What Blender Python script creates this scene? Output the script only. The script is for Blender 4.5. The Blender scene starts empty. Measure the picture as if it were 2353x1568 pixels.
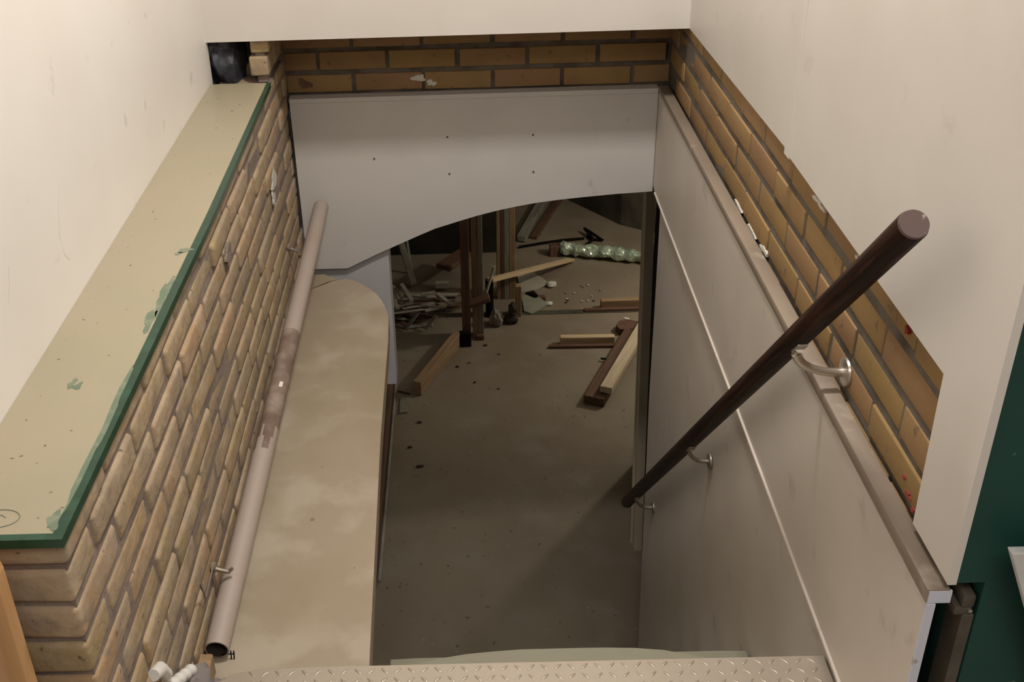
import bpy, bmesh, math, random
from mathutils import Vector, Matrix, noise
random.seed(7)
S = bpy.context.scene
C = S.collection

# ------------------------------------------------------------------ camera
def cam_axes(yaw, pitch, roll):
    f = Vector((math.sin(yaw)*math.cos(pitch), math.cos(yaw)*math.cos(pitch), -math.sin(pitch)))
    r = Vector((math.cos(yaw), -math.sin(yaw), 0)); u = r.cross(f)
    return (r*math.cos(roll)+u*math.sin(roll), -r*math.sin(roll)+u*math.cos(roll), f)
EYE = 1.55
cd = bpy.data.cameras.new('camera'); cam = bpy.data.objects.new('camera', cd); C.objects.link(cam)
r_, u_, f_ = cam_axes(*[math.radians(a) for a in (-.554236, 29.755675, -1.831666)])
m = Matrix((r_, u_, -f_)).transposed().to_4x4(); m.translation = (0, 0, EYE)
cam.matrix_world = m
cd.sensor_width = 36; cd.sensor_fit = 'HORIZONTAL'; cd.lens = 2579.788/2353*36; cd.shift_x = 127.589/2353
cd.clip_start = .02; cd.clip_end = 60
S.camera = cam

# ------------------------------------------------------------------ world, lamps, exposure
w = bpy.data.worlds.new('world'); S.world = w; w.use_nodes = True
w.node_tree.nodes['Background'].inputs[0].default_value = (.9, .93, 1, 1)
w.node_tree.nodes['Background'].inputs[1].default_value = .02
def lamp(name, kind, loc, power, col, size=(.5, .5), target=None):
    d = bpy.data.lights.new(name, kind); d.energy = power; d.color = col
    if kind == 'AREA':
        d.shape = 'RECTANGLE'; d.size, d.size_y = size
    else:
        d.shadow_soft_size = size[0]
    o = bpy.data.objects.new(name, d); C.objects.link(o); o.location = loc
    if target is not None:
        o.rotation_euler = (Vector(target)-Vector(loc)).to_track_quat('-Z', 'Y').to_euler()
    return o
lamp('ceiling_lamp_stairwell', 'AREA', (.30, 2.05, 2.74), 40, (1, .955, .90), (.22, .22), (.30, 2.05, 0))
lamp('landing_fill_light', 'AREA', (.45, -.5, 2.74), 26, (1, .955, .92), (.9, .9), (.45, -.5, 0))  # unseen fill light added behind the camera
lamp('basement_lamp', 'POINT', (2.1, 6.8, -.75), 52, (1, .90, .74), (.08,))
lamp('basement_fill_light', 'POINT', (-.9, 5.0, -.15), 5.5, (1, .88, .70), (.10,))  # second basement light, added as fill for the floor and posts
S.view_settings.view_transform = 'Standard'; S.view_settings.look = 'None'
S.view_settings.gamma = 1; S.view_settings.exposure = 0.12

# ------------------------------------------------------------------ materials
def mat(name, col, rough=.6, metal=0, layers=(), bump=None, tone=None, spec=.5, stretch=(1, 1, 1)):
    """layers: (colour, scale, detail, lo, hi, strength); tone: per-brick attribute swing (colour A, colour B)"""
    m = bpy.data.materials.new(name); m.use_nodes = True
    nt = m.node_tree; N = nt.nodes; L = nt.links
    b = N['Principled BSDF']; b.inputs['Roughness'].default_value = rough; b.inputs['Metallic'].default_value = metal
    b.inputs['Specular IOR Level'].default_value = spec
    tc = N.new('ShaderNodeTexCoord'); mp = N.new('ShaderNodeMapping'); mp.inputs['Scale'].default_value = stretch
    L.new(tc.outputs['Object'], mp.inputs['Vector'])
    rgb = N.new('ShaderNodeRGB'); rgb.outputs[0].default_value = (*col, 1); cur = rgb.outputs[0]
    def mix(fac, a, c):
        x = N.new('ShaderNodeMix'); x.data_type = 'RGBA'
        L.new(fac, x.inputs[0]); L.new(a, x.inputs[6])
        if isinstance(c, tuple): x.inputs[7].default_value = (*c, 1)
        else: L.new(c, x.inputs[7])
        return x.outputs[2]
    if tone:
        at = N.new('ShaderNodeAttribute'); at.attribute_name = 'tone'
        cr = N.new('ShaderNodeValToRGB'); L.new(at.outputs['Fac'], cr.inputs[0])
        el = cr.color_ramp.elements
        el[0].position = 0; el[0].color = (*tone[0], 1); el[1].position = 1; el[1].color = (*tone[-1], 1)
        for i, t in enumerate(tone[1:-1]):
            e = el.new((i+1)/(len(tone)-1)); e.color = (*t, 1)
        cur = cr.outputs[0]
    for i, (c, sc, det, lo, hi, st) in enumerate(layers):
        n = N.new('ShaderNodeTexNoise'); n.inputs['Scale'].default_value = sc; n.inputs['Detail'].default_value = det
        n.noise_dimensions = '4D'; n.inputs['W'].default_value = 3.7*i+len(name)
        L.new(mp.outputs[0], n.inputs['Vector'])
        mr = N.new('ShaderNodeMapRange'); mr.inputs[1].default_value = lo-.05; mr.inputs[2].default_value = hi-.06
        mr.inputs[3].default_value = 0; mr.inputs[4].default_value = st
        L.new(n.outputs[0], mr.inputs[0]); cur = mix(mr.outputs[0], cur, c)
    L.new(cur, b.inputs['Base Color'])
    if bump:
        sc, st, dist = bump
        n = N.new('ShaderNodeTexNoise'); n.inputs['Scale'].default_value = sc; n.inputs['Detail'].default_value = 6
        L.new(mp.outputs[0], n.inputs['Vector'])
        bp = N.new('ShaderNodeBump'); bp.inputs['Strength'].default_value = st; bp.inputs['Distance'].default_value = dist
        L.new(n.outputs[0], bp.inputs['Height']); L.new(bp.outputs[0], b.inputs['Normal'])
    return m
SM = (.30, .24, .20)
M = {}
M['white_wall'] = mat('white_wall_paint', (.80, .765, .715), .5, layers=[((.72, .67, .61), 2.5, 3, .45, .75, .5), (SM, 14, 5, .70, .80, .35)], bump=(60, .05, .002))
M['white_board'] = mat('white_board_paint', (.70, .66, .61), .45, layers=[((.60, .55, .49), 3, 3, .45, .75, .5), (SM, 9, 5, .70, .82, .3)], bump=(40, .05, .002))
M['panel'] = mat('cream_panel_paint', (.66, .60, .53), .42, layers=[((.55, .49, .42), 3.5, 4, .45, .75, .6), (SM, 11, 6, .68, .80, .45)], bump=(30, .06, .002))
M['cap'] = mat('dirty_cream_ledge_paint', (.27, .215, .165), .5, layers=[((.19, .145, .11), 5, 4, .45, .7, .6), ((.50, .43, .35), 9, 4, .62, .7, .5)], bump=(30, .06, .002))  # darker and browner than the panel paint, with lighter patches
M['panel_edge'] = mat('bluish_white_edge', (.62, .64, .74), .5, layers=[(SM, 40, 3, .66, .72, .6)])
M['fascia'] = mat('arched_board_paint', (.60, .57, .54), .45, layers=[((.48, .45, .43), 2.6, 3, .45, .75, .5), (SM, 14, 4, .72, .82, .4)], bump=(30, .05, .002))
M['sill'] = mat('cream_sill_paint', (.335, .295, .20), .33, layers=[((.375, .31, .225), 3, 2, .45, .7, .6), ((.31, .285, .20), 6, 3, .55, .75, .4), ((.06, .05, .03), 70, 1, .76, .79, .8)], bump=(25, .06, .002))
M['green_gloss'] = mat('green_edge_paint', (.008, .045, .022), .3, layers=[((.02, .085, .045), 30, 4, .55, .7, .5)], bump=(40, .1, .002))
M['green_wear'] = mat('worn_green_smear', (.19, .22, .15), .5, layers=[((.12, .17, .11), 40, 3, .45, .6, .9)])
M['green_wall'] = mat('dark_green_wall_paint', (.007, .055, .043), .55, layers=[((.004, .03, .024), 3, 3, .45, .7, .7), ((.2, .3, .25), 60, 3, .76, .8, .5)], bump=(25, .1, .003))
M['brick_old'] = mat('weathered_tan_brick', (.5, .3, .2), .85, tone=[(.32, .235, .125), (.40, .285, .145), (.39, .26, .15), (.33, .245, .15), (.43, .315, .17)],
    layers=[((.33, .26, .185), 8, 5, .46, .68, .8), ((.48, .37, .25), 15, 4, .54, .72, .6), ((.24, .185, .14), 26, 5, .60, .72, .55), ((.10, .07, .05), 50, 4, .70, .76, .8)], bump=(38, .6, .008))
M['mortar_old'] = mat('weathered_mortar', (.25, .20, .16), .95, layers=[((.17, .13, .11), 9, 5, .47, .66, .9)], bump=(60, .7, .006))
M['brick'] = mat('yellow_brown_brick', (.3, .2, .1), .8, tone=[(.255, .16, .058), (.31, .195, .075), (.28, .165, .075), (.32, .19, .088), (.295, .19, .066)],
    layers=[((.24, .14, .06), 10, 5, .5, .72, .6), ((.10, .06, .04), 30, 5, .68, .76, .6)], bump=(60, .25, .003))
M['mortar'] = mat('dark_grey_mortar', (.155, .13, .10), .95, layers=[((.05, .04, .03), 10, 5, .5, .7, .8)], bump=(80, .5, .004))
M['concrete'] = mat('basement_concrete', (.25, .207, .148), .75, layers=[((.17, .13, .09), 1.6, 4, .42, .68, .7), ((.28, .245, .205), 4, 5, .55, .75, .5), ((.06, .05, .04), 30, 2, .74, .78, .7), ((.36, .32, .27), 44, 2, .75, .79, .6)], bump=(20, .2, .006))
M['slab'] = mat('beige_plaster_slab', (.345, .28, .20), .55, layers=[((.43, .365, .28), 6, 5, .54, .66, .8), ((.285, .23, .145), 3.2, 4, .48, .68, .7), ((.16, .12, .09), 22, 3, .755, .79, .7)], bump=(14, .12, .006))
M['grey_plaster'] = mat('blue_grey_plaster', (.50, .49, .50), .6, layers=[((.40, .38, .38), 5, 3, .45, .7, .5)])
M['dark_wood'] = mat('dark_brown_handrail_wood', (.030, .0115, .006), .5, spec=.14, layers=[((.010, .005, .0035), 5, 6, .45, .62, .9), ((.06, .030, .018), 6, 5, .58, .7, .6)], stretch=(22, 22, .8), bump=(10, .2, .002))
M['rail_cap'] = mat('brown_end_grain', (.105, .068, .060), .5, layers=[((.5, .45, .4), 60, 4, .70, .76, .5)])
M['pale_wood'] = mat('pale_raw_timber', (.60, .46, .29), .7, layers=[((.46, .33, .19), 4, 4, .45, .65, .7)], stretch=(12, 12, 1))
M['white_wood'] = mat('whitewashed_timber', (.62, .52, .37), .7, layers=[((.50, .39, .25), 4, 4, .45, .65, .7)], stretch=(12, 12, 1))
M['mid_wood'] = mat('mid_brown_timber', (.34, .225, .125), .75, layers=[((.22, .14, .075), 4, 4, .45, .65, .7)], stretch=(12, 12, 1))
M['red_wood'] = mat('red_brown_timber', (.15, .075, .045), .7, layers=[((.08, .04, .025), 4, 4, .45, .65, .7)], stretch=(12, 12, 1))
M['orange_wood'] = mat('orange_brown_timber', (.50, .28, .12), .5, layers=[((.36, .17, .06), 3, 4, .5, .68, .8), ((.58, .37, .2), 5, 3, .5, .7, .5)], stretch=(9, 9, 1))
M['grey_wood'] = mat('grey_weathered_timber', (.28, .26, .21), .85, layers=[((.15, .135, .11), 5, 4, .45, .65, .7)], stretch=(10, 10, 1))
M['pale_lath'] = mat('dusty_grey_lath', (.36, .34, .29), .85, layers=[((.18, .16, .13), 8, 4, .45, .7, .6)])
M['jamb'] = mat('grey_brown_jamb_paint', (.60, .52, .39), .6, layers=[((.50, .43, .31), 4, 3, .45, .7, .5)])
M['post_dark'] = mat('dark_grey_brown_post', (.10, .085, .062), .7, layers=[((.05, .042, .03), 8, 4, .5, .7, .8)])
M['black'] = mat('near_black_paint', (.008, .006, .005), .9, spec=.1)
M['dark_wall'] = mat('dark_basement_wall', (.030, .027, .021), .9, layers=[((.012, .011, .009), 3, 4, .45, .65, .8)], spec=.2)
M['mottled'] = mat('dark_mottled_wall', (.085, .075, .052), .9, layers=[((.04, .034, .024), 6, 5, .45, .65, .9)], bump=(15, .3, .01))
M['pipe'] = mat('dusty_white_pipe', (.39, .325, .28), .5, layers=[((.40, .30, .25), 8, 4, .5, .7, .6)])
M['pipe_stain'] = mat('brown_rust_stain', (.21, .145, .11), .75, layers=[((.32, .25, .20), 22, 5, .5, .68, .9), ((.13, .08, .06), 12, 4, .52, .7, .7)])
M['pipe_in'] = mat('pipe_bore', (.05, .034, .028), .9)  # dark colour carries the shade inside the hollow pipe end
M['cream'] = mat('cream_chip', (.80, .76, .66), .6)
M['metal'] = mat('brushed_metal', (.62, .57, .50), .32, metal=.85)
M['dull_metal'] = mat('dull_bracket_metal', (.30, .26, .20), .45, metal=.6)
M['plate'] = mat('dusty_tread_plate', (.40, .345, .28), .38, metal=.45, layers=[((.38, .32, .26), 9, 5, .45, .7, .7), ((.24, .19, .15), 5, 5, .62, .75, .6)], bump=(60, .1, .001))
M['step'] = mat('green_grey_step', (.24, .23, .165), .6, layers=[((.24, .22, .16), 8, 4, .45, .7, .7)])
M['foil'] = mat('pale_green_foil', (.50, .62, .48), .25, metal=.45, layers=[((.55, .62, .52), 9, 3, .5, .7, .6)])
M['plaster_bit'] = mat('broken_plasterboard', (.40, .37, .31), .85, layers=[((.33, .30, .25), 12, 4, .45, .7, .6)])
M['green_bit'] = mat('greenish_board', (.25, .255, .20), .85, layers=[((.18, .19, .15), 10, 4, .45, .7, .6)])
M['chip_dark'] = mat('dark_brown_crumb', (.05, .038, .028), .9)
M['white_bit'] = mat('white_plaster', (.62, .60, .54), .8)
M['plastic_dark'] = mat('dark_blue_plastic', (.030, .032, .042), .45, layers=[((.07, .07, .085), 12, 4, .55, .7, .7)], bump=(18, .5, .02))
M['rubble'] = mat('grey_rubble', (.20, .175, .165), .9, layers=[((.35, .32, .30), 14, 4, .5, .7, .6)], bump=(25, .5, .006))
M['white_plastic'] = mat('white_conduit_plastic', (.72, .70, .66), .4)
M['marble'] = mat('pale_grey_marbled_sheet', (.62, .62, .60), .4, layers=[((.40, .40, .39), 7, 6, .48, .66, .6)])
M['red_paint'] = mat('red_paint_fleck', (.30, .03, .03), .5)
M['scuff'] = mat('faint_scuff', (.48, .42, .38), .7)
M['pencil'] = mat('pencil_line', (.16, .19, .14), .8)
M['ceiling'] = mat('ceiling_paint', (.75, .72, .67), .8)
M['floor_up'] = mat('landing_floor', (.30, .26, .22), .6)

# ------------------------------------------------------------------ mesh helpers
def finish(name, bm, mats, parent=None, smooth=False, kind=None):
    bmesh.ops.recalc_face_normals(bm, faces=bm.faces)
    me = bpy.data.meshes.new(name); bm.to_mesh(me); bm.free()
    for x in (mats if isinstance(mats, (list, tuple)) else [mats]): me.materials.append(M[x])
    if smooth:
        for p in me.polygons: p.use_smooth = True
        try: me.set_sharp_from_angle(angle=math.radians(35))
        except Exception: pass
    o = bpy.data.objects.new(name, me); C.objects.link(o)
    if parent is not None: o.parent = parent
    if kind: o['kind'] = kind
    return o
def tag(o, label, cat, group=None):
    o['label'] = label; o['category'] = cat
    if group: o['group'] = group
    return o
def thing(name, label, cat, loc=(0, 0, 0), group=None):
    o = bpy.data.objects.new(name, None); C.objects.link(o); o.location = loc; o.empty_display_size = .05
    return tag(o, label, cat, group)
def T(o):       # inverse placement of a thing, so parts may be written in world coordinates
    return Matrix.Translation(-Vector(o.location))
def box(bm, lo, hi, bev=0, seg=2, mi=0, mtx=None):
    lo = Vector(lo); hi = Vector(hi)
    v = bmesh.ops.create_cube(bm, size=1)['verts']
    for x in v: x.co = Vector([(lo[i]+hi[i])/2+x.co[i]*(hi[i]-lo[i]) for i in range(3)])
    fs = list({f for x in v for f in x.link_faces})
    for f in fs: f.material_index = mi
    if bev:
        es = list({e for x in v for e in x.link_edges})
        rr = bmesh.ops.bevel(bm, geom=es, offset=bev, segments=seg, profile=.5, affect='EDGES')
        v = list({x for f in rr['faces'] for x in f.verts} | {x for x in v if x.is_valid})
        for f in rr['faces']: f.material_index = mi
    if mtx is not None:
        for x in v: x.co = mtx @ x.co
    return v
def bx(name, lo, hi, mt, parent=None, bev=0, kind=None, off=None):
    bm = bmesh.new(); box(bm, lo, hi, bev)
    if off is not None: bmesh.ops.transform(bm, matrix=off, verts=bm.verts)
    return finish(name, bm, mt, parent, kind=kind, smooth=bool(bev))
def prism(bm, pts, axis, a, b, bev=0):
    """polygon pts in the plane across `axis` extruded from a to b"""
    def P(p, t):
        if axis == 0: return (t, p[0], p[1])
        if axis == 1: return (p[0], t, p[1])
        return (p[0], p[1], t)
    va = [bm.verts.new(P(p, a)) for p in pts]; vb = [bm.verts.new(P(p, b)) for p in pts]
    bm.faces.new(va); bm.faces.new(vb[::-1])
    n = len(pts)
    es = []
    for i in range(n):
        bm.faces.new((va[i], vb[i], vb[(i+1) % n], va[(i+1) % n]))
    if bev:
        es = [e for e in bm.edges if (e.verts[0] in va and e.verts[1] in va) or (e.verts[0] in vb and e.verts[1] in vb)]
        bmesh.ops.bevel(bm, geom=es, offset=bev, segments=2, profile=.5, affect='EDGES')
def tube(bm, pts, rad, n=16, cap=True, mi=0, squash=1):
    pts = [Vector(p) for p in pts]; rings = []
    up = Vector((0, 0, 1))
    for i, p in enumerate(pts):
        t = (pts[min(i+1, len(pts)-1)]-pts[max(i-1, 0)]).normalized()
        a = t.cross(up)
        if a.length < 1e-3: a = t.cross(Vector((1, 0, 0)))
        a.normalize(); b = t.cross(a).normalized()
        r = rad[i] if isinstance(rad, (list, tuple)) else rad
        rings.append([bm.verts.new(p+a*r*math.cos(2*math.pi*k/n)+b*r*squash*math.sin(2*math.pi*k/n)) for k in range(n)])
    for A, B in zip(rings, rings[1:]):
        for k in range(n):
            f = bm.faces.new((A[k], A[(k+1) % n], B[(k+1) % n], B[k])); f.material_index = mi
    if cap:
        for R_ in (rings[0], rings[-1]):
            f = bm.faces.new(R_); f.material_index = mi
    return rings
def beam(name, a, b, wd, th, mt, label=None, cat=None, group=None, up=(0, 0, 1), parent=None, bev=.003, split=0):
    """a timber from a to b (centres of its ends), local Z along its length"""
    a = Vector(a); b = Vector(b); d = (b-a); L = d.length; d.normalize()
    x = Vector(up).cross(d)
    if x.length < 1e-4: x = Vector((1, 0, 0))
    x.normalize(); y = d.cross(x)
    bm = bmesh.new(); box(bm, (-wd/2, -th/2, 0), (wd/2, th/2, L), bev, 1)
    if split:   # splintered far end
        rnd = random.Random(int(L*1e4))
        for v in bm.verts:
            if v.co.z > L*.9: v.co.z += rnd.uniform(-split, split)
    o = finish(name, bm, mt, parent)
    o.matrix_world = Matrix(((x.x, y.x, d.x, a.x), (x.y, y.y, d.y, a.y), (x.z, y.z, d.z, a.z), (0, 0, 0, 1)))
    if label: tag(o, label, cat, group)
    return o

# ------------------------------------------------------------------ brickwork
def bricks(name, frame, u0, u1, courses, pitch, joint, bev, phase, face, jit, mats, head=.008, depth=.10, ends=None, recess=.006, clip=None, rnd=None, back=None):
    """frame(u, d, z) maps along-wall, depth-behind-face and height to a point; one mesh: bricks over a mortar backing"""
    rnd = rnd or random.Random(len(name)*13)
    bm = bmesh.new(); tl = bm.verts.layers.float_color.new('tone')
    for ci, (z0, z1) in enumerate(courses):
        u = u0+phase(ci)
        while u > u0: u -= pitch
        while u < u1:
            a, b = max(u+head/2, u0), min(u+pitch-head/2, u1)
            u += pitch
            if b-a < .02: continue
            j = lambda k=1: rnd.uniform(-jit, jit)*k
            dd = rnd.uniform(-jit*.7, jit*.7)
            vs = box(bm, (a+j(.8), dd, z0+joint/2+j(.5)), (b+j(.8), depth, z1-joint/2+j(.5)), bev, 3)
            t = rnd.random(); tilt = rnd.uniform(-jit, jit)*.25
            for v in vs:
                q = noise.noise(v.co*14+Vector((ci, 0, 0)))*jit*.6
                v.co.z += q+(v.co.x-(a+b)/2)*tilt*4; v.co.y += noise.noise(v.co*22)*jit*.5
                v[tl] = (t, t, t, 1)
    n0 = len(bm.verts)
    bm.verts.ensure_lookup_table()
    k0 = set(bm.faces)
    zlo, zhi = courses[-1][0], courses[0][1]
    box(bm, (u0, recess, min(zlo, zhi, courses[0][0])), (u1, depth, max(zhi, courses[-1][1])), 0, mi=1)
    for v in bm.verts: v.co = Vector(frame(v.co.x, v.co.y, v.co.z))
    o = finish(name, bm, mats, None, smooth=True, kind='structure')
    return o

# ================================================================== THE SETTING
# --- upper room
bx('wall_left', (-.835, -2.6, 0), (-.735, 3.30, 2.8), 'white_wall', kind='structure')
bx('ceiling', (-.835, -2.6, 2.8), (2.2, 3.7, 2.9), 'ceiling', kind='structure')
bx('wall_near', (-.835, -2.7, 0), (2.2, -2.6, 2.8), 'white_wall', kind='structure')
bx('wall_right_side', (2.2, -2.6, 0), (2.3, 1.3, 2.8), 'white_wall', kind='structure')
bm = bmesh.new(); prism(bm, [(.716, 0), (2.2, 0), (2.2, 2.8), (.677, 2.8), (.677, .458), (.716, .458)], 1, 1.190, 1.30)
finish('wall_right_green', bm, 'green_wall', None, kind='structure')
bx('wall_right_backing', (.79, 1.30, -.2), (.88, 3.70, 2.8), 'mortar', kind='structure')
bx('floor_landing', (-.735, -2.6, -.2), (2.2, 1.40, -.004), 'floor_up', kind='structure')
bx('wall_far_upper', (-.835, 3.281, .70), (.79, 3.585, 2.8), 'white_board', kind='structure')

CR = [(.441-.072*k, .513-.072*k) for k in range(-4, 4)]
CR = sorted(CR, reverse=True)
rb = bricks('wall_right_brick', lambda u, d, z: (.681+d, u, z), 1.345, 3.60, CR, .2335, .0165, .0035, lambda i: (.705+(.118 if i % 2 else 0)), None, .0034, ['brick', 'mortar'], recess=.0022, head=.008)
fb = bricks('wall_far_brick', lambda u, d, z: (u, 3.588+d, z), -.56, .681, CR, .2255, .0155, .0028, lambda i: (.106 if i % 2 else -.006), None, .0026, ['brick', 'mortar'], recess=.008, head=.0125)
CL = []
CL.append((.519, .571)); z = .519
while z > -.30:
    CL.append((z-.0685, z)); z -= .0685
# old low wall: long face and the near end
def lowwall():
    rnd = random.Random(5)
    bm = bmesh.new(); tl = bm.verts.layers.float_color.new('tone')
    def one(lo, hi, bev, jit):
        vs = box(bm, lo, hi, bev*.75, 4)
        t = rnd.random(); off = Vector((rnd.uniform(-.004, .004), 0, rnd.uniform(-.002, .002)))
        cy = (lo[1]+hi[1])/2; sl = rnd.uniform(-.02, .02); s = Vector((rnd.random()*9, 0, 0))
        for v in vs:
            v.co += off
            v.co.z += (v.co.y-cy)*sl
            v.co += Vector((noise.noise(v.co*9+s)*jit, noise.noise(v.co*11+s*2)*jit, noise.noise(v.co*10+s*3)*jit))
            v[tl] = (t, t, t, 1)
    for i, (z0, z1) in enumerate(CL):
        jt = .011
        y = 1.197
        if i % 2 == 0:
            cuts = [y, y+.205]
        else:
            # header brick turned round the corner
            cuts = [y, y+.112]
        while cuts[-1] < 3.6: cuts.append(cuts[-1]+.245+rnd.uniform(-.014, .014))
        for k, (a, b) in enumerate(zip(cuts, cuts[1:])):
            b = min(b, 3.588)
            if b-a < .04: continue
            depth = .105
            if k == 0 and i % 2: depth = .19
            one((-.56-depth, a+(jt/2 if k else 0), z0+jt/2), (-.56, b-jt/2, z1-jt/2), .013, .004)
        # second leaf seen on the near end
        if i % 2 == 0: one((-.735, y, z0+jt/2), (-.56-.105-jt, y+.105, z1-jt/2), .012, .004)
    # upper courses of the stub beyond the far end of the sill
    for i in range(2):
        z0 = .585+.0685*i
        one((-.615, 3.30, z0+.005), (-.56, 3.42, z0+.063), .008, .003); one((-.615, 3.43, z0+.005), (-.56, 3.586, z0+.063), .008, .003)
    box(bm, (-.72, 1.205, -.30), (-.5645, 3.588, .566), 0, mi=1)
    box(bm, (-.60, 3.31, .57), (-.572, 3.588, .72), 0, mi=1)
    return finish('wall_left_brick', bm, ['brick_old', 'mortar_old'], None, True, 'structure')
lw = lowwall()
def blob(name, centre, ax, mt, parent, seed, n=30, fuzz=.35, th=.003):
    """small raised splash: irregular disc of real thickness lying on a surface; ax = (u vector, v vector)"""
    rnd = random.Random(seed); bm = bmesh.new(); c = Vector(centre); u, v = Vector(ax[0]), Vector(ax[1]); nn = u.cross(v).normalized()
    lo, hi = [], []; ph = [rnd.uniform(0, 6.28) for _ in range(4)]
    for k in range(n):
        a = 2*math.pi*k/n; s = 1+fuzz*(.6*math.sin(2*a+ph[0])+.5*math.sin(3*a+ph[1])+.35*math.sin(5*a+ph[2])+.2*math.sin(9*a+ph[3]))
        p = c+u*math.cos(a)*s+v*math.sin(a)*s
        lo.append(bm.verts.new(p-nn*th)); hi.append(bm.verts.new(p+nn*th))
    bm.faces.new(hi); bm.faces.new(lo[::-1])
    for k in range(n): bm.faces.new((lo[k], lo[(k+1) % n], hi[(k+1) % n], hi[k]))
    return finish(name, bm, mt, parent)
blob('plaster_splash', (-.5575, 3.13, .33), ((0, .035, .004), (0, -.006, .035)), 'white_bit', lw, 3)
blob('plaster_splash', (-.5575, 3.10, .285), ((0, .014, .0), (0, .0, .03)), 'white_bit', lw, 4)
blob('plaster_splash', (-.556, 2.41, .425), ((0, .035, .0), (0, .01, .022)), 'mortar_old', lw, 5)
for y_, z_, s_ in ((1.36, .452, .006), (1.385, .462, .008), (1.41, .478, .005), (1.50, .690, .008)):
    blob('red_paint_fleck', (.679, y_, z_), ((0, s_, 0), (0, 0, s_*.6)), 'red_paint', rb, int(y_*100), fuzz=.5)
for x_, z_, s_ in ((-.13, .487, .018), (-.09, .470, .014), (-.50, .478, .02)):
    blob('plaster_splash', (x_, 3.5865, z_), ((s_, 0, 0), (0, 0, s_*.7)), 'white_bit' if x_ > -.3 else 'red_wood', fb, int(abs(x_)*100), fuzz=.4)
for y_, z_ in ((2.55, .448), (2.42, .446), (2.30, .45), (1.98, .700), (1.72, .695)):
    blob('plaster_splash', (.6795, y_, z_), ((0, .03, 0), (0, 0, .006)), 'white_bit', rb, int(y_*70), fuzz=.5)

# brick stubs in the hole behind the sill
bm = bmesh.new(); tl = bm.verts.layers.float_color.new('tone')
for lo, hi in (((-.69, 3.44, .60), (-.645, 3.58, .70)), ((-.638, 3.42, .60), (-.565, 3.58, .655)), ((-.66, 3.40, .545), (-.60, 3.52, .60)), ((-.625, 3.36, .575), (-.585, 3.46, .64))):
    vs = box(bm, lo, hi, .012, 3)
    for v in vs:
        v.co += Vector((noise.noise(v.co*20), noise.noise(v.co*23), noise.noise(v.co*25)))*.012; v[tl] = (.6, .6, .6, 1)
box(bm, (-.735, 3.55, .40), (-.56, 3.68, .75), 0, mi=1)
finish('wall_far_stub', bm, ['brick_old', 'mortar_old'], None, True, 'structure')

# --- basement
bx('floor', (-3.0, 1.2, -2.40), (3.6, 9.9, -2.25), 'concrete', kind='structure')
bx('ceiling_basement', (-3.0, 3.66, .10), (3.6, 9.9, .19), 'ceiling', kind='structure')
bx('wall_left_under_ledge', (-.66, 1.40, -2.25), (-.56, 3.66, -.31), 'grey_plaster', kind='structure')
bx('wall_left_basement', (-.66, 3.66, -2.25), (-.56, 6.6, .10), 'grey_plaster', kind='structure')
bx('wall_left_far', (-3.1, 6.6, -2.25), (-3.0, 9.9, .10), 'dark_wall', kind='structure')
bx('wall_far_basement', (-3.0, 8.04, -2.25), (.41, 8.14, .10), 'dark_wall', kind='structure')
bm = bmesh.new(); prism(bm, [(.41, 9.62), (.41, 9.52), (.62, 9.50), (1.30, 8.50), (3.5, 6.9), (3.6, 7.0), (1.36, 8.62), (.68, 9.62)], 2, -2.25, .10)
finish('wall_right_far_shade', bm, 'mottled', None, kind='structure')  # dark angled wall stands in for shadow across the far floor
bx('wall_near_basement', (-.66, 1.25, -2.25), (.9, 1.39, -.2), 'mortar', kind='structure')
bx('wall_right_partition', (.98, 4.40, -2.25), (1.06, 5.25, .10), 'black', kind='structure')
bx('wall_right_recess', (.885, 1.39, -2.25), (.96, 4.40, -.21), 'black', kind='structure')  # black wall stands for the dark void past the panelling, shade in its colour
bx('wall_right_outer', (3.5, 4.0, -2.25), (3.6, 6.9, .10), 'mottled', kind='structure')
bx('wall_near_outer', (1.06, 4.40, -2.25), (3.5, 4.5, .10), 'mottled', kind='structure')
bx('trim_floor_joint', (-.55, 6.99, -2.25), (1.9, 7.045, -2.246), 'mottled', kind='structure')
# bulkhead dropping from the arched board behind the plaster ledge
bx('trim_bulkhead', (-.56, 3.556, -.66), (-.262, 3.655, -.02), 'grey_plaster', kind='structure')

# ================================================================== THINGS AROUND THE STAIRWELL
# sill
sl = thing('sill_board', 'long cream painted sill with chipped dark green front edge, capping the tan brick wall', 'sill', (-.65, 2.2, .567))
bm = bmesh.new(); prism(bm, [(-.7345, 1.197), (-.568, 1.197), (-.5625, 2.3), (-.568, 3.262), (-.7345, 3.262)], 2, .567, .5815)
bmesh.ops.transform(bm, matrix=T(sl), verts=bm.verts); finish('sill_top', bm, 'sill', sl)
bm = bmesh.new()
prism(bm, [(-.568, 1.197), (-.5515, 1.184), (-.5465, 2.3), (-.556, 3.262), (-.568, 3.262), (-.5625, 2.3)], 2, .567, .582)
prism(bm, [(-.7345, 1.184), (-.5515, 1.184), (-.568, 1.197), (-.7345, 1.197)], 2, .567, .582)
bmesh.ops.transform(bm, matrix=T(sl), verts=bm.verts); finish('green_edge', bm, 'green_gloss', sl)
for i, (x_, y_, a_, b_) in enumerate(((-.655, 1.585, .006, .014), (-.643, 1.578, .005, .014), (-.572, 2.10, .014, .01), (-.583, 2.085, .008, .006), (-.572, 1.90, .010, .06), (-.576, 1.80, .007, .05), (-.566, 1.45, .006, .16), (-.575, 1.225, .010, .018))):
    blob('green_smear', Vector((x_, y_, .5815))-Vector(sl.location), ((a_, 0, 0), (0, b_, 0)), 'green_wear', sl, 20+i, fuzz=.4, th=.0006)
bm = bmesh.new()    # pencilled circle at the near end
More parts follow.
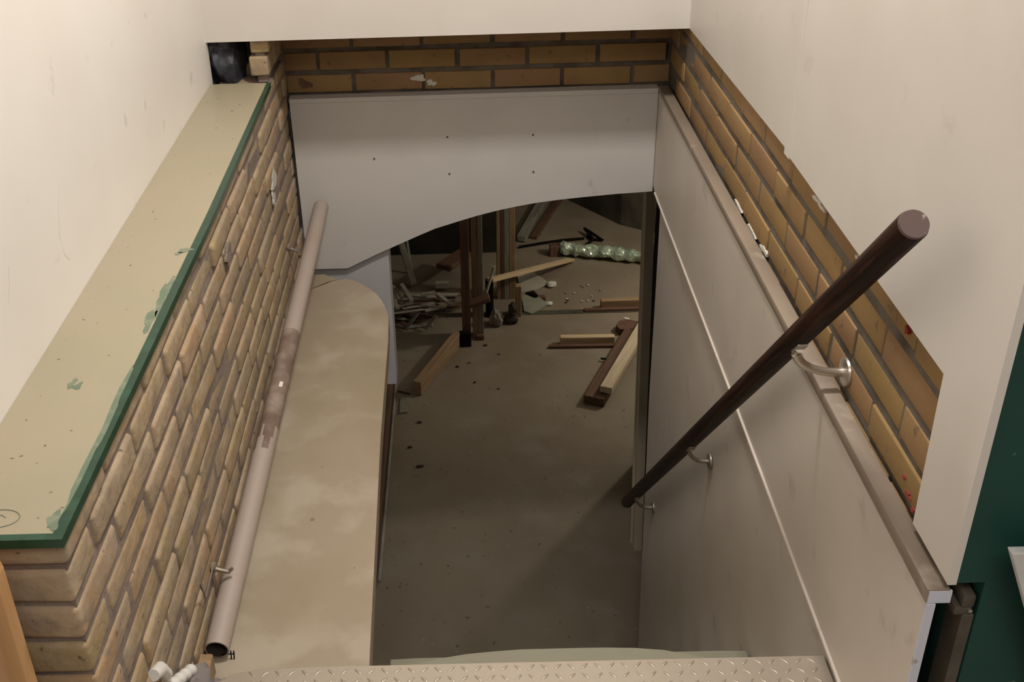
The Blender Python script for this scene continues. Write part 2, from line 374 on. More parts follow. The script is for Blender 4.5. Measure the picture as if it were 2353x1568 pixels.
pts = [(-.655+.030*math.cos(t*math.pi/12), 1.232+.020*math.sin(t*math.pi/12), .5818) for t in range(-9, 9)]
tube(bm, pts, .0008, 6)
tube(bm, [(-.66, 1.236, .5818), (-.652, 1.240, .5818), (-.645, 1.234, .5818)], .0007, 6)
bmesh.ops.transform(bm, matrix=T(sl), verts=bm.verts); finish('pencil_mark', bm, 'pencil', sl)

# marks on the left wall
wl = bpy.data.objects['wall_left']
for i, pts in enumerate(([(1.64, .775), (1.625, .75), (1.605, .725)], [(1.93, .80), (1.90, .77), (1.875, .72), (1.88, .68), (1.90, .66)], [(2.36, .60), (2.33, .57), (2.30, .555)])):
    bm = bmesh.new(); tube(bm, [(-.7352, y_, z_) for y_, z_ in pts], .0006, 6); finish('scuff_mark', bm, 'scuff', wl)

# upper right boards
ub = bmesh.new(); prism(ub, [(2.19, .722), (3.2805, .700), (3.2805, 2.798), (2.19, 2.798)], 0, .6745, .6795)
o = finish('wall_board', ub, 'white_board'); tag(o, 'far white upper wall board, left of the vertical cover strip, above the yellow bricks', 'wall board', 'white upper wall boards')
ub = bmesh.new(); prism(ub, [(2.163, .727), (1.331, .715), (1.325, .4555), (1.189, .4555), (1.187, .9), (1.187, 2.798), (2.163, 2.798)], 0, .664, .676)
wb = finish('wall_board', ub, 'white_board'); tag(wb, 'near white upper wall board behind the handrail end, dropping to the cream panel ledge', 'wall board', 'white upper wall boards')
bm = bmesh.new(); prism(bm, [(2.152, .722), (2.186, .722), (2.186, 2.79), (2.152, 2.79)], 0, .6615, .673, .003)
o = finish('cover_strip', bm, 'white_board'); tag(o, 'narrow white vertical cover strip over the joint between two wall boards', 'trim strip')

# arched board
fa = thing('arched_board', 'white painted board with a curved underside closing the far end of the stairwell', 'board', (.05, 3.538, .1))
arc = [(-.519, -.168), (-.406, -.168), (-.343, -.137), (-.306, -.119), (-.239, -.089), (-.154, -.051), (-.095, -.026), (-.014, -.001), (.055, .019), (.12, .035), (.185, .048), (.252, .059), (.33, .068), (.41, .075), (.52, .083), (.643, .089)]
bm = bmesh.new(); prism(bm, arc+[(.643, .428), (-.550, .428), (-.546, -.044)], 1, 3.538, 3.551)
bmesh.ops.transform(bm, matrix=T(fa), verts=bm.verts); finish('face', bm, 'fascia', fa)
bm = bmesh.new(); prism(bm, [(-.551, .428), (.643, .428), (.643, .445), (-.551, .443)], 1, 3.5365, 3.584, .002)
bmesh.ops.transform(bm, matrix=T(fa), verts=bm.verts); finish('top_trim', bm, 'fascia', fa)
for x_, z_ in ((-.043, .301), (-.040, .172), (.239, .300), (.241, .171), (-.288, .233)):
    bm = bmesh.new(); tube(bm, [(x_, 3.5365, z_), (x_, 3.5395, z_)], .0035, 10); bmesh.ops.transform(bm, matrix=T(fa), verts=bm.verts)
    finish('screw', bm, 'red_wood', fa)

# right lower panelling
pn = thing('stair_panelling', 'cream painted lower panelling right of the stairs, ledge on top, bead across', 'panelling', (.65, 2.3, -.5))
def part(name, bm, mt, th, smooth=False):
    bmesh.ops.transform(bm, matrix=T(th), verts=bm.verts); return finish(name, bm, mt, th, smooth)
bm = bmesh.new(); prism(bm, [(1.197, .418), (3.5365, .432), (3.5365, .112), (3.49, .102), (2.31, .062), (1.42, .022), (1.196, .012)], 0, .644, .655)
part('upper_sheet', bm, 'panel', pn)
bm = bmesh.new(); prism(bm, [(1.42, .024), (2.31, .064), (3.40, .100), (3.385, -.2), (3.372, -.62), (3.25, -1.70), (3.22, -2.25), (1.45, -2.25)], 0, .6475, .657)
part('lower_sheet', bm, 'panel', pn)
bm = bmesh.new()
rings = [(1.20, .013), (1.42, .023), (2.31, .063), (3.40, .099), (3.49, .103)]
tube(bm, [(.6435, y_, z_) for y_, z_ in rings], .0042, 10)
part('bead', bm, 'panel', pn, True)
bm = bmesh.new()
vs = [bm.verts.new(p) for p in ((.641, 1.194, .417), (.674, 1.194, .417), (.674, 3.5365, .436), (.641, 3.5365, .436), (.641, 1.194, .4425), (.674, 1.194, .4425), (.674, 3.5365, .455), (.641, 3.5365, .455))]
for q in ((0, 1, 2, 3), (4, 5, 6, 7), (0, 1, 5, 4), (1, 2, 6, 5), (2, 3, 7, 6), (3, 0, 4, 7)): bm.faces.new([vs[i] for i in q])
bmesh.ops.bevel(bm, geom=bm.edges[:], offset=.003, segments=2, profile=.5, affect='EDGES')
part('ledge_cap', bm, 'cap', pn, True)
bm = bmesh.new(); prism(bm, [(1.1935, .440), (1.197, .440), (1.197, .418), (1.1935, .418)], 0, .6435, .676); prism(bm, [(1.1915, .417), (1.197, .417), (1.197, -.2), (1.1915, -.2)], 0, .6435, .6555)
part('end_edge', bm, 'panel_edge', pn)
# corner post at the near end
cp = thing('corner_post', 'grey brown corner post with a small metal fitting, between panelling end and green wall', 'post', (.70, 1.21, 0))
bm = bmesh.new(); box(bm, (.698, 1.192, -.2), (.7155, 1.24, .395), .002, 1); part('post', bm, 'post_dark', cp)
bm = bmesh.new(); box(bm, (.684, 1.192, .395), (.710, 1.235, .410), .003, 2); box(bm, (.693, 1.191, .4102), (.711, 1.24, .432), .003, 2); part('fitting', bm, 'post_dark', cp, True)
bm = bmesh.new(); tube(bm, [(.706, 1.1925, .405), (.706, 1.189, .405)], .003, 12); part('screw', bm, 'metal', cp, True)
# pale sheet by the green wall
bm = bmesh.new(); prism(bm, [(.708, .557), (.942, .0), (1.35, .0), (1.35, .557)], 1, 1.135, 1.150, .002)
o = finish('marbled_sheet', bm, 'marble'); tag(o, 'pale grey marbled sheet at the right frame edge against the dark green wall', 'sheet')
# brown timber at the lower left
bm = bmesh.new(); prism(bm, [(-.735, -.0), (-.613, -.0), (-.613, .58), (-.66, .80), (-.735, .80)], 1, 1.105, 1.135, .003)
# upright split board: cut slanted at its top
o = finish('upright_board', bm, 'orange_wood'); tag(o, 'orange brown upright timber board in front of the brick wall end, lower left corner', 'board')

# handrail
hr = thing('handrail', 'dark brown round wooden handrail sloping down the right side of the stairs on metal brackets', 'handrail', (.585, 1.346, .932))
A = Vector((.585, 1.335, .943)); B = Vector((.585, 3.344, -1.077)); d = (B-A).normalized(); Lr = (B-A).length
bm = bmesh.new(); tube(bm, [(0, 0, .002), (0, 0, .006), (0, 0, Lr-.004), (0, 0, Lr)], [.0195, .0215, .0215, .0195], 32)
rail = finish('rail', bm, 'dark_wood', hr, True)
q = d.to_track_quat('Z', 'Y')
rail.matrix_parent_inverse = Matrix.Identity(4); rail.location = A-Vector(hr.location); rail.rotation_euler = q.to_euler()
bm = bmesh.new(); tube(bm, [(0, 0, -.0015), (0, 0, .003)], [.0195, .0205], 32)
cap = finish('end_cap', bm, 'rail_cap', hr); cap['label'] = 'brown end grain cap with pale specks'
cap.location = A-Vector(hr.location); cap.rotation_euler = q.to_euler()
for i, y_ in enumerate((1.715, 2.437, 3.15)):
    t = (y_-A.y)/(B.y-A.y); p = A.lerp(B, t); wx = .681 if i == 0 else (.644 if i == 1 else .6475)
    bm = bmesh.new()
    n_ = Vector((0, d.z, -d.y)).normalized(); n_ = n_ if n_.z < 0 else -n_      # square to the rail, downward
    s0 = p+n_*.0225
    # saddle strip along the underside
    for v in box(bm, (-.009, -.022, -.002), (.009, .022, .002), .001, 1):
        v.co = s0+Vector((1, 0, 0))*v.co.x+d*v.co.y+n_*v.co.z
    z1 = p.z-(.080 if i == 0 else .072)
    arm = []
    for k in range(11):
        a = k/10*math.pi/2
        arm.append((p.x+(wx-.012-p.x)*(1-math.cos(a)), y_+.004, (p.z-.032)+(z1-p.z+.032)*math.sin(a)))
    arm = [tuple(s0)]+arm+[(wx, y_+.004, z1)]
    tube(bm, arm, .0055 if i else .0082, 14)
    br = part('bracket', bm, 'metal' if i == 0 else 'dull_metal', hr, True)
    bm = bmesh.new(); tube(bm, [(wx-.006, y_+.004, z1), (wx-.004, y_+.004, z1), (wx, y_+.004, z1)], [.017, .021, .022] if i else [.021, .027, .028], 24)
    bmesh.ops.transform(bm, matrix=T(hr), verts=bm.verts); finish('rosette', bm, 'metal' if i == 0 else 'dull_metal', br, True)

# old pipe
pp = thing('pipe', 'dusty off-white round pipe lying along the foot of the tan brick wall, stained brown midway', 'pipe', (-.532, 1.70, -.142))
A = Vector((-.532, 1.70, -.1425)); B = Vector((-.474, 3.508, .082)); Lp = (B-A).length; q = (B-A).to_track_quat('Z', 'Y')
def ringz(z): return (0, 0, z)
bm = bmesh.new(); rnd = random.Random(3)
zs = [0]+[Lp*k/40 for k in range(1, 40)]+[Lp-.008, Lp-.003, Lp]
R_ = tube(bm, [ringz(z) for z in zs], [.0255]*40+[.0255, .0235, .019], 28, cap=False)
bm.faces.new(R_[-1])
Ri = tube(bm, [ringz(0), ringz(.35)], .0225, 28, cap=False, mi=2)
f = bm.faces.new(Ri[1]); f.material_index = 2
for k in range(28): bm.faces.new((R_[0][k], Ri[0][k], Ri[0][(k+1) % 28], R_[0][(k+1) % 28]))
for f in bm.faces:
    zc = f.calc_center_median().z
    if f.material_index == 0 and .62+.05*math.sin(f.calc_center_median().x*200) < zc < 1.10: f.material_index = 1
o = finish('tube', bm, ['pipe', 'pipe_stain', 'pipe_in'], pp, True); o.rotation_euler = q.to_euler()
bm = bmesh.new(); box(bm, (-.004, -.003, .84), (.006, .002, .862), .001, 1); o = finish('cream_chip', bm, 'cream', pp); o.rotation_euler = q.to_euler(); o.location = Vector((.012, -.012, .0215))
for y_, z_ in ((1.865, -.075), (3.27, .03)):
    o = thing('wall_hook', 'rusty wall hook beside the dusty pipe, on the '+('near' if y_ < 2 else 'far')+' brickwork', 'hook', (-.555, y_, z_), 'pipe hooks on the tan brick wall')
    bm = bmesh.new(); tube(bm, [(-.566, y_, z_+.012), (-.545, y_, z_+.004), (-.528, y_+.003, z_-.004), (-.519, y_+.005, z_+.004)], [.006, .005, .005, .004], 10)
    part('arm', bm, 'dull_metal', o, True)
    bm = bmesh.new(); tube(bm, [(-.562, y_, z_+.012), (-.553, y_, z_+.012)], .011, 14); part('rosette', bm, 'mortar_old', o, True)
bm = bmesh.new(); tube(bm, [(-.552, 1.86, -.05), (-.548, 1.82, -.03), (-.551, 1.75, -.045), (-.548, 1.72, .02)], .0016, 8)
o = finish('wire', bm, 'mortar_old', None, True); tag(o, 'thin loose wire hanging on the tan bricks above the pipe end', 'wire')

# plaster ledge
lg = thing('plaster_ledge', 'beige mottled plaster ledge running beside the pipe, its far end rounded off', 'ledge', (-.4, 2.5, -.17))
out = [(-.558, 1.47), (-.212, 1.47), (-.217, 1.68), (-.237, 2.508), (-.241, 3.03), (-.246, 3.184), (-.261, 3.248), (-.275, 3.30), (-.293, 3.337), (-.318, 3.382), (-.348, 3.417), (-.375, 3.447), (-.405, 3.464), (-.43, 3.458), (-.457, 3.44), (-.506, 3.397), (-.558, 3.36)]
bm = bmesh.new(); prism(bm, out, 2, -.235, -.17, .004); part('slab', bm, 'slab', lg)
bm = bmesh.new(); prism(bm, [(-.50, 1.47), (-.224, 1.47), (-.246, 2.5), (-.252, 3.10), (-.50, 3.10)], 2, -.30, -.235); part('underside_batten', bm, 'red_wood', lg)
bm = bmesh.new(); prism(bm, [(-.556, 3.375), (-.47, 3.455), (-.44, 3.472), (-.455, 3.49), (-.47, 3.486), (-.485, 3.515), (-.53, 3.508), (-.556, 3.53)], 2, -.24, -.176, .003)
o = finish('plaster_fragment', bm, 'slab'); tag(o, 'cream plaster fragment wedged between ledge end and arched board', 'fragment')

# landing tread plate
tp = thing('tread_plate', 'dusty metal chequer plate nosing on the landing at the head of the stairs', 'tread plate', (.1, 1.45, 0))
edge = [(-.490, 1.34), (.6435, 1.34), (.6435, 1.505), (-.30, 1.507), (-.397, 1.505), (-.44, 1.496), (-.47, 1.478), (-.488, 1.45)]
bm = bmesh.new(); prism(bm, edge, 2, -.004, .001, .001)
prism(bm, [(-.30, 1.503), (-.30, 1.507), (.6435, 1.5055), (.6435, 1.501)], 2, -.045, -.003)
part('plate', bm, 'plate', tp)
bm = bmesh.new()
for j in range(7):
    y_ = 1.352+.0235*j
    for i in range(46):
        x_ = -.46+.0245*i
        if x_ > .63 or y_ > 1.50 or (y_ > 1.46 and x_ < -.42): continue
        a = math.radians(45 if (i+j) % 2 else -45)
        cs, sn = math.cos(a), math.sin(a)
        ring = []
        top = []
        for k in range(8):
            t = 2*math.pi*k/8; px, py = .0105*math.cos(t), .0032*math.sin(t)
            ring.append(bm.verts.new((x_+px*cs-py*sn, y_+px*sn+py*cs, .0008)))
            top.append(bm.verts.new((x_+.6*(px*cs-py*sn), y_+.6*(px*sn+py*cs), .0024)))
        bm.faces.new(top)
        for k in range(8): bm.faces.new((ring[k], ring[(k+1) % 8], top[(k+1) % 8], top[k]))
part('raised_pattern', bm, 'plate', tp, True)

# stairs
st = thing('staircase', 'steep enclosed stair below the landing, only a worn green grey nosing showing', 'staircase', (.1, 1.6, -.2))
for k in range(10):
    zt = -.210-.2045*k; y0 = 1.506+.20*k; y1 = y0+.242 if k == 0 else y0+.225
    bm = bmesh.new()
    n = 14; top = []
    fr = []
    for i in range(n+1):
        x_ = -.20+(.6425+.20)*i/n
        bow = (-.055, -.040, -.022, -.010, -.004, 0, 0, 0, -.001, -.004, -.012, -.030, -.05, -.055, -.055)[i] if k == 0 else 0
        fr.append((x_, y1+bow))
    prism(bm, [(.6425, y0), (-.20, y0)]+fr, 2, zt-.035, zt, .004); part('tread', bm, 'step', st)
    bm = bmesh.new(); box(bm, (-.20, y1-.035, zt-.2045 if k < 9 else -2.25), (.6425, y1-.018, zt-.036)); part('riser', bm, 'red_wood', st)
bm = bmesh.new(); prism(bm, [(1.51, -.22), (1.51, -.50), (3.30, -2.25), (3.54, -2.25), (3.54, -2.10)], 0, -.2085, -.2005); part('stringer', bm, 'red_wood', st)

# bits at the near foot of the brick wall
bm = bmesh.new(); box(bm, (-.557, 1.585, -.168), (-.530, 1.665, -.115), .003, 1)
o = finish('timber_block', bm, 'mid_wood'); tag(o, 'small brown timber block under the dark open near end of the pipe', 'block')
bm = bmesh.new()
zz = [k*.004 for k in range(17)]
tube(bm, [(-.546+z*.12, 1.44+z*1.7, .03-z*1.1) for z in zz], [.0095 if k % 4 < 2 else .0125 for k in range(17)], 18)
o = finish('conduit', bm, 'white_plastic', None, True); tag(o, 'short ribbed white plastic conduit beside grey rubble at bottom left', 'conduit')
bm = bmesh.new(); tube(bm, [(-.5555, 1.40, .10), (-.553, 1.43, .085), (-.552, 1.45, .05)], [.011, .013, .012], 16)
o = finish('conduit_stub', bm, 'white_plastic', None, True); tag(o, 'smooth white pipe stub sticking out at the foot of the tan bricks', 'conduit')
def lump(name, c, s, mt, seed, label, cat, group=None, sub=3, fuzz=.35):
    bm = bmesh.new(); bmesh.ops.create_icosphere(bm, subdivisions=sub, radius=1)
    sd = Vector((seed*3.1, seed*1.7, seed))
    for v in bm.verts:
        k = 1+fuzz*noise.noise(v.co*1.6+sd)+fuzz*.5*noise.noise(v.co*3.7+sd)
        v.co = Vector((v.co.x*s[0]*k, v.co.y*s[1]*k, v.co.z*s[2]*k))
    o = finish(name, bm, mt, None, True); o.location = c
    return tag(o, label, cat, group)
lump('rubble', (-.527, 1.535, -.07), (.026, .045, .035), 'rubble', 1, 'grey rubble lump beside the tread plate corner at bottom left', 'rubble')
lump('rubble', (-.512, 1.60, -.155), (.020, .03, .022), 'rubble', 2, 'smaller grey rubble piece on the ledge behind the tread plate corner', 'rubble')
bm = bmesh.new()
for dx in (0, .006): tube(bm, [(-.505+dx, 1.70, -.168), (-.505+dx, 1.705, -.15)], .0014, 8)
tube(bm, [(-.525, 1.703, -.157), (-.497, 1.703, -.157)], .0012, 8)
o = finish('wire_clip', bm, 'black', None); tag(o, 'tiny dark wire clip on the ledge by the pipe end', 'clip')

# dark plastic in the hole behind the sill
bm = bmesh.new(); bmesh.ops.create_icosphere(bm, subdivisions=4, radius=1)
for v in bm.verts:
    k = 1+.25*noise.noise(v.co*1.5)+.10*noise.noise(v.co*5)
    v.co = Vector((v.co.x*.062*k, v.co.y*.12*k, v.co.z*.12*k))
o = finish('plastic_sheet', bm, 'plastic_dark', None, True); o.location = (-.70, 3.42, .63); tag(o, 'crumpled dark blue plastic stuffed in the hole beyond the sill end', 'plastic sheet')

# ================================================================== IN THE BASEMENT
F = -2.25
# door jamb
jb = thing('door_jamb', 'grey brown door jamb standing past the end of the right panelling', 'door frame', (.83, 4.46, F))
bm = bmesh.new(); prism(bm, [(.828, 4.44), (.868, 4.44), (.868, 4.50), (.828, 4.50)], 2, F, .10, 0)
for v in bm.verts:
    if v.co.z > -1: v.co.x -= .055
part('lining', bm, 'jamb', jb)
bm = bmesh.new(); prism(bm, [(.818, 4.50), (.87, 4.50), (.87, 4.515), (.818, 4.515)], 2, F, .10)
for v in bm.verts:
    if v.co.z > -1: v.co.x -= .045
part('stop', bm, 'jamb', jb)
# skirting plank at the left
beam('plank', (-.485, 4.20, F+.06), (-.478, 6.21, F+.06), .11, .022, 'red_wood', 'long dark brown plank on edge along the left basement wall', 'plank', up=(1, 0, 0))
beam('strip', (-.462, 4.25, F+.008), (-.455, 6.20, F+.008), .014, .014, 'pale_lath', 'thin pale strip lying along the foot of the dark brown plank', 'strip')
# posts
bm = bmesh.new(); box(bm, (-.022, 6.62, F), (.036, 6.71  , .10), .003, 1); pa = finish('timber_post', bm, 'red_wood'); tag(pa, 'red brown timber post, leftmost of the uprights, with a dark block at its foot', 'post', 'timber posts in the basement')
bm = bmesh.new(); box(bm, (-.045, 6.56, F), (.036, 6.615, F+.10), .004, 1); o = finish('foot_block', bm, 'black'); tag(o, 'dark block on the floor in front of the red brown post', 'block')
pb = thing('timber_post', 'pale brown double timber post right beside the red brown post', 'post', (.09, 6.72, F), 'timber posts in the basement')
bm = bmesh.new(); box(bm, (.050, 6.69, F), (.089, 6.76, .10), .002, 1); part('plank', bm, 'mid_wood', pb)
bm = bmesh.new(); box(bm, (.091, 6.685, F), (.124, 6.76, .10), .002, 1); part('plank', bm, 'grey_wood', pb)
bm = bmesh.new(); box(bm, (.072, 6.645, F), (.125, 6.683, F+.035), .003, 1); o = finish('foot_block', bm, 'red_wood'); tag(o, 'small brown block at the foot of the pale double post', 'block')
pc = thing('timber_post', 'built-up post of four differently coloured planks, rightmost of the uprights', 'post', (.30, 7.28, F), 'timber posts in the basement')
for a, b, mt in ((.236, .260, 'mid_wood'), (.261, .288, 'red_wood'), (.289, .3255, 'grey_wood'), (.3265, .367, 'mid_wood')):
    bm = bmesh.new(); box(bm, (a, 7.24, F), (b, 7.32, .10), .002, 1); part('plank', bm, mt, pc)
bm = bmesh.new(); box(bm, (.356, 6.965, F), (.397, 7.02, F+.24), .003, 1); o = finish('timber_stub', bm, 'mid_wood'); tag(o, 'short upright timber stub standing against the built-up post', 'stub')
bm = bmesh.new(); tube(bm, [(.174, 6.99, F), (.174, 6.99, -1.96)], .028, 18); o = finish('black_pipe', bm, 'black', None, True); tag(o, 'black upright pipe between the posts below the pale plank', 'pipe')
# bag-like dark fabric at post feet
lump('rag', (.215, 6.86, F+.05), (.05, .05, .07), 'grey_wood', 5, 'grey crumpled rag at the foot of the built-up post', 'rag')
lump('rag', (.318, 6.88, F+.03), (.055, .035, .04), 'chip_dark', 6, 'dark crumpled rag before the rightmost post', 'rag')
lump('rag', (.33, 6.86, F+.12), (.03, .03, .05), 'chip_dark', 9, 'small dark cloth scrap hanging against the built-up post', 'rag')
beam('plank', (.175, 6.86, -1.90), (.83, 7.83, F+.02), .055, .022, 'pale_wood', 'pale plank leaning from the posts down to the floor', 'plank', split=.01)
beam('wood_splinter', (.145, 6.775, -1.96), (.20, 6.755, -1.76), .05, .012, 'pale_lath', 'pale split board end sticking up beside the black pipe', 'splinter', split=.03)
beam('wedge_board', (.03, 6.64, -1.96), (.165, 6.645, -1.92), .09, .03, 'red_wood', 'dark wedge shaped board fixed across the pale double post', 'board')
# dark boards and rod behind
beam('board', (.465, 8.21, F+.035), (.70, 9.0, F+.035), .07, .05, 'grey_wood', 'left one of two dark boards lying slantwise behind the posts', 'board', 'slanting dark boards')
beam('board', (.57, 8.26, F+.02), (.86, 9.1, F+.02), .05, .03, 'red_wood', 'right one of two dark boards lying slantwise behind the posts', 'board', 'slanting dark boards')
bm = bmesh.new(); tube(bm, [(.44, 8.10, F+.012), (.62, 8.16, F+.012), (.80, 8.20, F+.016), (.97, 8.23, F+.012)], .011, 10); o = finish('iron_rod', bm, 'black', None, True); tag(o, 'thin black rod lying across the floor behind the green foil', 'rod')
bm = bmesh.new(); tube(bm, [(.98, 8.12, F+.01), (1.04, 8.17, F+.03), (.985, 8.34, F+.05), (1.02, 8.30, F+.04), (1.11, 8.17, F+.02), (1.03, 8.20, F+.015), (1.00, 8.27, F+.012)], .012, 8); o = finish('bent_scrap', bm, 'black', None, True); tag(o, 'zigzag bent black scrap at the right end of the thin rod', 'scrap')
# foil roll
bm = bmesh.new()
P0 = Vector((.765, 7.96, F+.062)); P1 = Vector((1.62, 7.70, F+.055)); n = 60; sd = 1
rings = tube(bm, [P0.lerp(P1, k/n) for k in range(n+1)], [.064-.02*max(0, k/n-.45)+.006*math.sin(k*.9) for k in range(n+1)], 28, squash=.9)
for v in bm.verts:
    nn = 1.1*abs(noise.noise(v.co*9))+.45*abs(noise.noise(v.co*24))
    c = P0+(P1-P0)*max(0, min(1, (v.co-P0).dot(P1-P0)/(P1-P0).length_squared))
    v.co = c+(v.co-c)*(1-.55*nn)
    v.co.z = max(v.co.z, F+.002)
o = finish('foil_roll', bm, 'foil', None, False); tag(o, 'pale green crumpled foil roll lying on the basement floor', 'foil roll')
bm = bmesh.new(); box(bm, (.672, 7.925, F), (.752, 8.0, F+.09), .004, 1); o = finish('brown_box', bm, 'red_wood'); tag(o, 'small dark brown block at the left end of the foil roll', 'block')
# broken boards by the posts
def slabpoly(name, pts, th, mt, label, cat, tilt=(0, 0), group=None, z0=F):
    cx = sum(p[0] for p in pts)/len(pts); cy = sum(p[1] for p in pts)/len(pts)
    bm = bmesh.new(); prism(bm, [(p[0]-cx, p[1]-cy) for p in pts], 2, 0, th)
    mn = min(tilt[0]*v.co.x+tilt[1]*v.co.y for v in bm.verts)
    for v in bm.verts: v.co.z += tilt[0]*v.co.x+tilt[1]*v.co.y-mn
    o = finish(name, bm, mt); o.location = (cx, cy, z0); return tag(o, label, cat, group)
slabpoly('plasterboard_piece', [(.40, 7.58), (.525, 7.60), (.60, 7.49), (.625, 7.44), (.52, 7.36), (.41, 7.33)], .012, 'plaster_bit', 'pale broken plasterboard piece behind the posts', 'plasterboard', (0, .08))
slabpoly('plasterboard_piece', [(.41, 7.22), (.50, 7.26), (.575, 7.15), (.60, 7.12), (.47, 6.99), (.42, 7.02)], .012, 'green_bit', 'greenish broken board piece right of the short timber stub', 'plasterboard', (-.05, .1))
lump('plaster_chunk', (.645, 7.42, F+.02), (.035, .035, .02), 'white_bit', 3, 'white plaster chunk at the corner of the pale plasterboard', 'plaster chunk')
lump('plaster_chunk', (.600, 7.13, F+.012), (.03, .02, .015), 'white_bit', 4, 'pale plaster chunk at the right tip of the greenish board', 'plaster chunk')
slabpoly('scrap', [(.44, 7.24), (.50, 7.27), (.53, 7.20), (.51, 7.19)], .02, 'black', 'black scrap lying along the greenish board edge', 'scrap', z0=F+.03)
slabpoly('scrap', [(.535, 7.24), (.575, 7.25), (.585, 7.20), (.54, 7.20)], .025, 'red_wood', 'dark brown scrap between black scrap and white plaster', 'scrap')
# timbers on the right
beam('timber', (.965, 7.06, F+.035), (1.75, 7.07, F+.035), .045, .07, 'mid_wood', 'brown timber lying at the right of the floor, farthest of the right-hand pieces', 'timber')
beam('timber', (.845, 7.02, F+.01), (1.70, 7.03, F+.01), .035, .02, 'red_wood', 'thin dark batten lying against the farthest right-hand timber', 'batten')
beam('timber', (.635, 6.57, F+.03), (1.00, 6.56, F+.03), .045, .06, 'pale_wood', 'straight pale timber lying level at right, near the doorway', 'timber')
beam('timber', (.555, 6.52, F+.01), (.995, 6.51, F+.01), .03, .02, 'red_wood', 'dark thin batten lying in front of the level pale timber', 'batten')
beam('timber', (.850, 5.83, F+.090), (1.26, 6.76, F+.091), .075, .045, 'white_wood', 'pale whitewashed timber lying diagonally at right, raised over a dark shadow board', 'timber')
beam('board', (.775, 5.80, F+.03), (1.14, 6.63, F+.03), .13, .06, 'red_wood', 'dark board laid as the shadow of the diagonal pale timber', 'board')  # dark board added in place of the timber's shadow on the floor
beam('dowel', (.88, 6.33, F+.02), (.95, 6.31, F+.02), .012, .012, 'black', 'thin dark stick poking out from the diagonal timber', 'stick')
slabpoly('scrap', [(1.03, 6.72), (1.06, 6.78), (1.12, 6.80), (1.19, 6.76), (1.14, 6.66), (1.05, 6.66)], .05, 'red_wood', 'dark wood scrap heaped near the jamb behind the level timber', 'scrap')
lump('plaster_chunk', (1.115, 6.83, F+.025), (.022, .022, .02), 'white_bit', 8, 'white plaster chunk beside the dark scrap near the jamb', 'plaster chunk')
# left timber and bits
beam('timber', (-.315, 5.97, F+.05), (-.055, 6.60, F+.05), .055, .10, 'mid_wood', 'brown timber on edge running from the red brown post toward the stairs', 'timber')
beam('lath', (-.44, 6.02, F+.006), (-.36, 5.98, F+.006), .012, .012, 'red_wood', 'thin dark stick joining the left brown timber end', 'stick')
slabpoly('flat_scrap', [(-.42, 5.76), (-.37, 5.77), (-.35, 5.96), (-.42, 5.95)], .01, 'grey_wood', 'small flat grey brown piece left of the brown timber end', 'scrap')
# left heap
beam('lath', (-.51, 7.62, -1.75), (-.375, 7.46, F+.03), .055, .012, 'pale_lath', 'pale grey lath leaning steeply at the left of the rubble heap', 'lath')
beam('lath', (-.46, 7.78, -1.70), (-.40, 7.70, F+.02), .022, .018, 'grey_wood', 'thin grey batten upright behind the leaning pale lath', 'lath')
bm = bmesh.new(); box(bm, (-.215, 7.38, F+.03), (-.115, 7.42, F+.075), .003, 1); o = finish('offcut', bm, 'white_bit'); tag(o, 'short whitish offcut on top of the rubble heap', 'offcut')
beam('crate_board', (-.12, 7.62, F+.16), (-.02, 7.55, F+.16), .30, .04, 'red_wood', 'dark brown board standing behind the red brown post', 'board')
for k in range(6):
    y_ = 7.34-.052*k; z_ = F+.009+.02*(k % 3)
    beam('board', (-.44+.05*random.random(), y_+.01*(k % 2), z_), (-.03-.06*random.random(), y_-.01*(k % 2), z_), .034, .015, ['grey_wood', 'mid_wood', 'pale_lath', 'red_wood', 'grey_wood', 'mid_wood'][k],
         'broken board lying crosswise in the rubble heap left of the posts', 'board', 'crosswise boards in the heap')
rnd = random.Random(11)
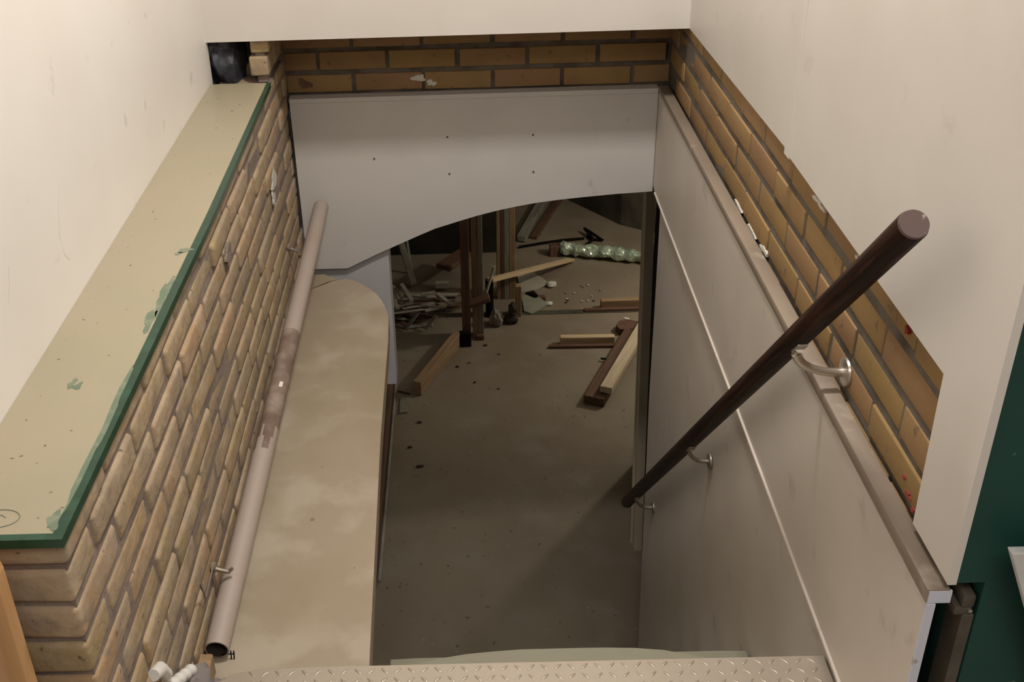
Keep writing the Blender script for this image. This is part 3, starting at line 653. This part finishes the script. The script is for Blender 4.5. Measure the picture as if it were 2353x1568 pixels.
for k in range(24):
    cx = rnd.uniform(-.50, -.12); cy = 6.86+.28*((k*7) % 24)/24; L_ = rnd.uniform(.12, .28); a = rnd.choice([2.2, 2.5, .7, .3, 1.0, 2.8])+rnd.uniform(-.3, .3)
    dx, dy = math.cos(a)*L_/2, math.sin(a)*L_/2*.6; zc = F+.008+.0105*(k % 12); dz = 0
    beam('broken_lath', (cx-dx, cy-dy, zc), (cx+dx, cy+dy, zc), rnd.uniform(.018, .042), .009, rnd.choice(['pale_lath', 'pale_lath', 'grey_wood', 'green_bit', 'red_wood', 'plaster_bit']),
         'broken lath in the jumbled heap at the foot of the left basement wall', 'lath', 'broken laths in the heap', split=.012)
for a, b, mt in (((-.52, 7.18, F+.165), (-.455, 7.02, F+.140), 'pale_lath'), ((-.45, 7.14, F+.20), (-.375, 6.98, F+.15), 'green_bit'), ((-.31, 7.05, F+.155), (-.215, 7.06, F+.165), 'pale_lath'), ((-.195, 7.04, F+.165), (-.09, 6.90, F+.145), 'pale_lath'), ((-.42, 6.80, F+.015), (-.33, 6.84, F+.12), 'grey_wood'), ((-.50, 6.98, F+.155), (-.47, 6.88, F+.14), 'pale_lath'), ((-.28, 6.79, F+.02), (-.20, 6.83, F+.10), 'grey_wood')):
    beam('broken_lath', a, b, .034, .012, mt, 'broken lath in the jumbled heap at the foot of the left basement wall', 'lath', 'broken laths in the heap', split=.012)
for i, (x_, y_, s_) in enumerate(((-.345, 5.40, .02), (-.282, 5.21, .03), (-.295, 5.66, .022), (.13, 6.57, .02), (.02, 6.35, .016), (-.06, 6.30, .018), (.22, 6.45, .014), (.05, 6.10, .012), (.20, 6.02, .015))):
    d_ = lump('debris_chip', (x_, y_, F+.006), (s_*.75, s_*.35, .006), 'chip_dark' if i < 3 or i % 2 else 'rubble', 30+i, ('dark' if i < 3 or i % 2 else 'grey')+' crumb lying on the open basement floor', 'debris chip', ('dark' if i < 3 or i % 2 else 'grey')+' crumbs on the basement floor', sub=2)
for i in range(14):
    x_ = .72+rnd.random()*.28; y_ = 7.15+rnd.random()*.28
    lump('debris_chip', (x_, y_, F+.006), (.009, .007, .005), rnd.choice(['white_bit', 'chip_dark', 'rubble']), 60+i, 'tiny crumb in the scatter beyond the farthest right-hand timber', 'debris chip', 'scattered crumbs right of the plasterboard', sub=2)
